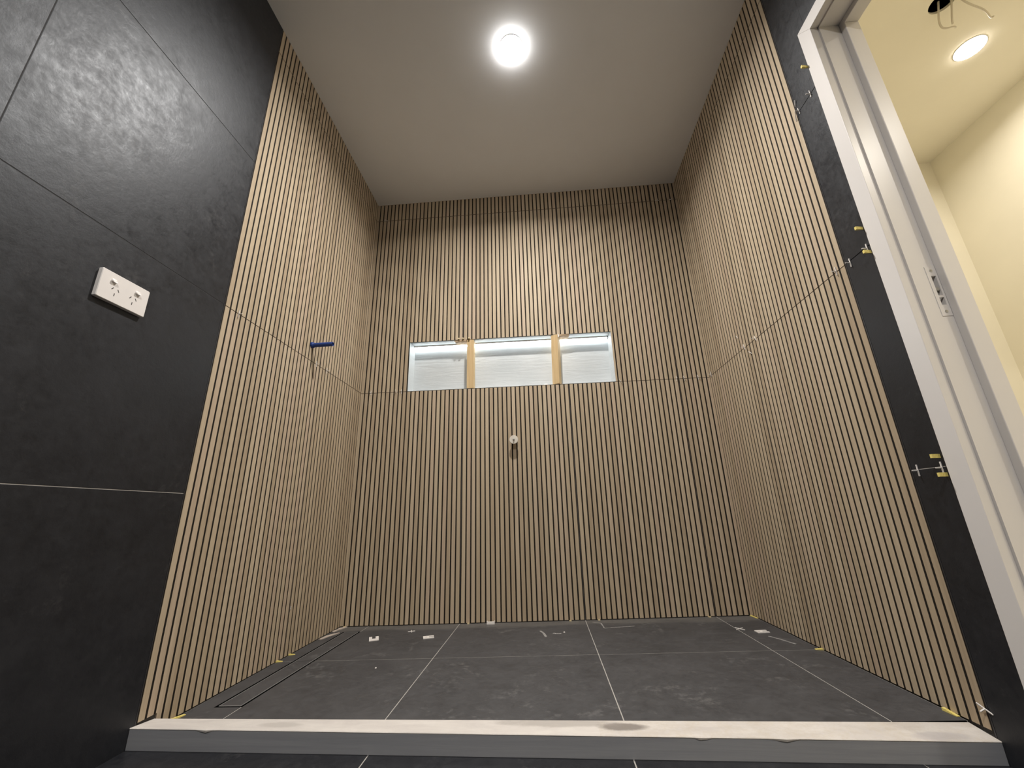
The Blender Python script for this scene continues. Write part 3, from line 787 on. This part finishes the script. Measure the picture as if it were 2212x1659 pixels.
ywedge('yellow wedge by the door frame at mid height, below the joint', -1.1600, 1.1750)
ywedge('yellow wedge by the door frame low down, above the joint', -1.1560, 0.6140)
ywedge('yellow wedge by the door frame low down, below the joint', -1.1590, 0.5710)
ywedge('small yellow wedge high beside the door frame top', -1.1615, 1.8880, 0)
NG = 'wedge tips along the top edge of the niche'
for (x, lb) in ((0.568, 'small cream wedge tip over niche top, leftmost of three by the left stud'), (0.594, 'small cream wedge tip over niche top, middle of three by the left stud'), (0.630, 'small cream wedge tip over niche top, directly above the left stud')):
    wedge(lb, (x, -0.007, NZ1 + 0.0005), (0, 0, radians(100)), (0.016, 0.010, 0.005), 'creamw', NG)
m = MB(); m.prism(((-0.008, 0), (0.008, 0), (0.005, 0.034), (-0.004, 0.03)), -0.016, -0.001)
o = m.build('tile_wedge', MAT['spacer']); o.location = (1.1470 + 0.006, -0.002, NZ1); tag(o, 'white plastic wedge under niche top, touching the right stud', 'tile wedge')
m = MB(); m.lathe([(0.011, 0.0), (0.0105, 0.004), (0.007, 0.007), (0.002, 0.0085)], 14, cap0=True, cap1=True)
o = m.build('filler_lump', MAT['plastic'], smooth=True); o.location = (1.070, 0.012, NZ0 + 0.001); o.scale = (1.3, 0.8, 1.0); tag(o, 'white filler lump on the niche ledge left of the right stud', 'filler')

# ------------------------------------------------------------------ horseshoe shims and bits on the floor
def shim(label, x, y, rz, lx, ly, hole=False, notch=0.45):
    m = MB(); t_ = 0.003
    hx, hy = lx / 2, ly / 2; bar = lx * (1 - notch) - hx     # prongs point +x
    pr = ly * 0.32
    m.box(bar, hx, -hy, -hy + pr, 0, t_); m.box(bar, hx, hy - pr, hy, 0, t_)
    if hole:
        hx0, hx1, hy_ = -hx + lx * 0.16, -hx + lx * 0.34, ly * 0.14
        for (a, b, c_, d_) in ((-hx, hx0, -hy, hy), (hx1, bar, -hy, hy), (hx0, hx1, -hy, -hy_), (hx0, hx1, hy_, hy)): m.box(a, b, c_, d_, 0, t_)
    else: m.box(-hx, bar, -hy, hy, 0, t_)
    o = m.build('horseshoe_shim', MAT['spacer'], bevel=0.0); o.location = onfl(x, y, 0.0004); o.rotation_euler = (0, -0.016, rz)
    tag(o, label, 'shim', 'white plastic shims on the shower floor'); return o
shim('white U-shaped plastic shim on the floor, open towards the back wall', 0.2620, -0.2280, radians(112), 0.056, 0.040, False, 0.55)
shim('white pronged plastic shim with hole on the floor, left of first grout line', 0.5030, -0.2250, radians(18), 0.046, 0.034, True)
shim('white pronged plastic shim with hole on the floor, near the right wall', 1.8760, -0.2680, radians(4), 0.046, 0.032, True)
m = MB(); m.box(-0.019, 0.019, -0.006, 0.006, 0, 0.010); m.box(-0.019, -0.015, -0.006, 0.006, 0.010, 0.013); m.box(0.015, 0.019, -0.006, 0.006, 0.010, 0.013)
o = m.build('horseshoe_shim', MAT['spacer']); o.location = onfl(0.7483, -0.0240); o.rotation_euler = (0, -0.016, 0); tag(o, 'small white plastic shim lying against the foot of the back wall', 'shim', 'white plastic shims on the shower floor')
def floor_cross(label, x, y, rz, r=0.016):
    m = MB(); m.box(-r, r, -0.0014, 0.0014, 0, 0.003); m.box(-0.0014, 0.0014, -r, r, 0, 0.003)
    o = m.build('tile_spacer', MAT['spacer'], bevel=0.0004); o.location = onfl(x, y); o.rotation_euler = (0, -0.016, rz); tag(o, label, 'tile spacer')
floor_cross('white cross spacer lying flat on the floor between two shims', 0.3952, -0.1213, radians(20))
floor_cross('white cross spacer lying on the third floor grout line at right', 1.8110, -0.2190, radians(35), 0.022)
def dustline(label, nm, pts, wd, h=0.0006):
    m = MB()
    for i in range(len(pts) - 1):
        a, b = Vector(pts[i]), Vector(pts[i + 1]); d_ = (b - a); nn = Vector((-d_.y, d_.x)).normalized() * wd / 2
        P = [a - nn, b - nn, b + nn, a + nn]
        lo = [Vector((p.x, p.y, fl(p.x, p.y) + 0.0001)) for p in P]; hi = [Vector((p.x, p.y, fl(p.x, p.y) + h)) for p in P]
        m.face(lo[::-1]); m.face(hi)
        for k in range(4): l = (k + 1) % 4; m.face([lo[k], lo[l], hi[l], hi[k]])
    o = m.build(nm, MAT['smear']); tag(o, label, 'dried smear'); return o
MAT['smear'] = plain('dried_adhesive', (0.26, 0.25, 0.24), 0.9, var=0.4, vscale=80)
dustline('long pale dried streak on the floor near the right wall', 'adhesive_smear', ((1.872, -0.325), (1.895, -0.375), (1.914, -0.432)), 0.008)
dustline('angular pale dried mark at the back wall right of second grout line', 'adhesive_smear', ((1.225, -0.050), (1.262, -0.062), (1.266, -0.150), (1.330, -0.138), (1.40, -0.128)), 0.006)
dustline('pale dried squiggle on the floor before the back wall middle', 'adhesive_smear', ((0.985, -0.165), (1.000, -0.205), (1.010, -0.260)), 0.010)
dustline('pale dried patch on the floor beside the squiggle', 'adhesive_smear', ((1.040, -0.205), (1.055, -0.215), (1.075, -0.214)), 0.014)
# torn plaster-tape scraps in the back left corner
def scrap(label, pts, h=0.004):
    m = MB(); rr_ = random.Random(len(label))
    tops = [Vector((x, y, fl(x, y) + h * rr_.uniform(0.5, 1.2))) for x, y in pts]; lows = [Vector((x, y, fl(x, y) + 0.0003)) for x, y in pts]
    m.face(tops); m.face(lows[::-1])
    for i in range(len(pts)): k = (i + 1) % len(pts); m.face([lows[i], lows[k], tops[k], tops[i]])
    o = m.build('adhesive_scrap', plain('pale_scrap', (0.48, 0.41, 0.35), 0.9, var=0.2, vscale=60)); tag(o, label, 'scrap')
scrap('pale torn scrap on the floor in the back left corner', ((0.004, -0.092), (0.016, -0.098), (0.024, -0.060), (0.034, -0.030), (0.040, -0.012), (0.026, -0.010), (0.014, -0.036), (0.008, -0.060)))
scrap('pale torn scrap on the floor beside the far end of the drain', ((0.005, -0.215), (0.018, -0.220), (0.032, -0.170), (0.054, -0.118), (0.050, -0.108), (0.030, -0.130), (0.016, -0.165)))
def crumb(label, x, y, r=0.0035, z=None):
    m = MB(); m.lathe([(r * 0.7, 0), (r, r * 0.5), (r * 0.5, r * 1.1)], 7, cap0=True, cap1=True)
    o = m.build('filler_crumb', MAT['spacer']); o.location = onfl(x, y) if z is None else (x, y, z); tag(o, label, 'crumb')
crumb('tiny white crumb on the floor left of the first grout line', 0.418, -0.592)
crumb('tiny white crumb on the floor before the back wall, left of second grout line', 1.088, -0.205, 0.004)

# ------------------------------------------------------------------ cables hanging from the hall ceiling hole
def bez(P, n=24):
    out = []
    for i in range(n + 1):
        t = i / n; Q = [Vector(p) for p in P]
        while len(Q) > 1: Q = [Q[k].lerp(Q[k + 1], t) for k in range(len(Q) - 1)]
        out.append(Q[0])
    return out
def cable(label, P):
    m = MB(); m.tube(bez(P), 0.0035, 8); o = m.build('electrical_cable', MAT['cable'], smooth=True); tag(o, label, 'cable', 'cables at the ceiling hole')
cable('long wavy grey cable trailing from the ceiling hole towards the hall light', ((2.835, -0.925, 2.56), (2.850, -0.945, 2.50), (2.900, -0.880, 2.46), (2.985, -0.935, 2.50), (3.010, -0.850, 2.46), (3.050, -0.855, 2.49)))
cable('short looped grey cable hanging below the ceiling hole', ((2.820, -0.890, 2.56), (2.815, -0.870, 2.48), (2.850, -0.805, 2.46), (2.885, -0.850, 2.48), (2.925, -0.825, 2.49)))
cable('straight grey cable hanging steeply from the ceiling hole', ((2.845, -0.915, 2.56), (2.850, -0.905, 2.51), (2.862, -0.870, 2.48), (2.880, -0.855, 2.47)))
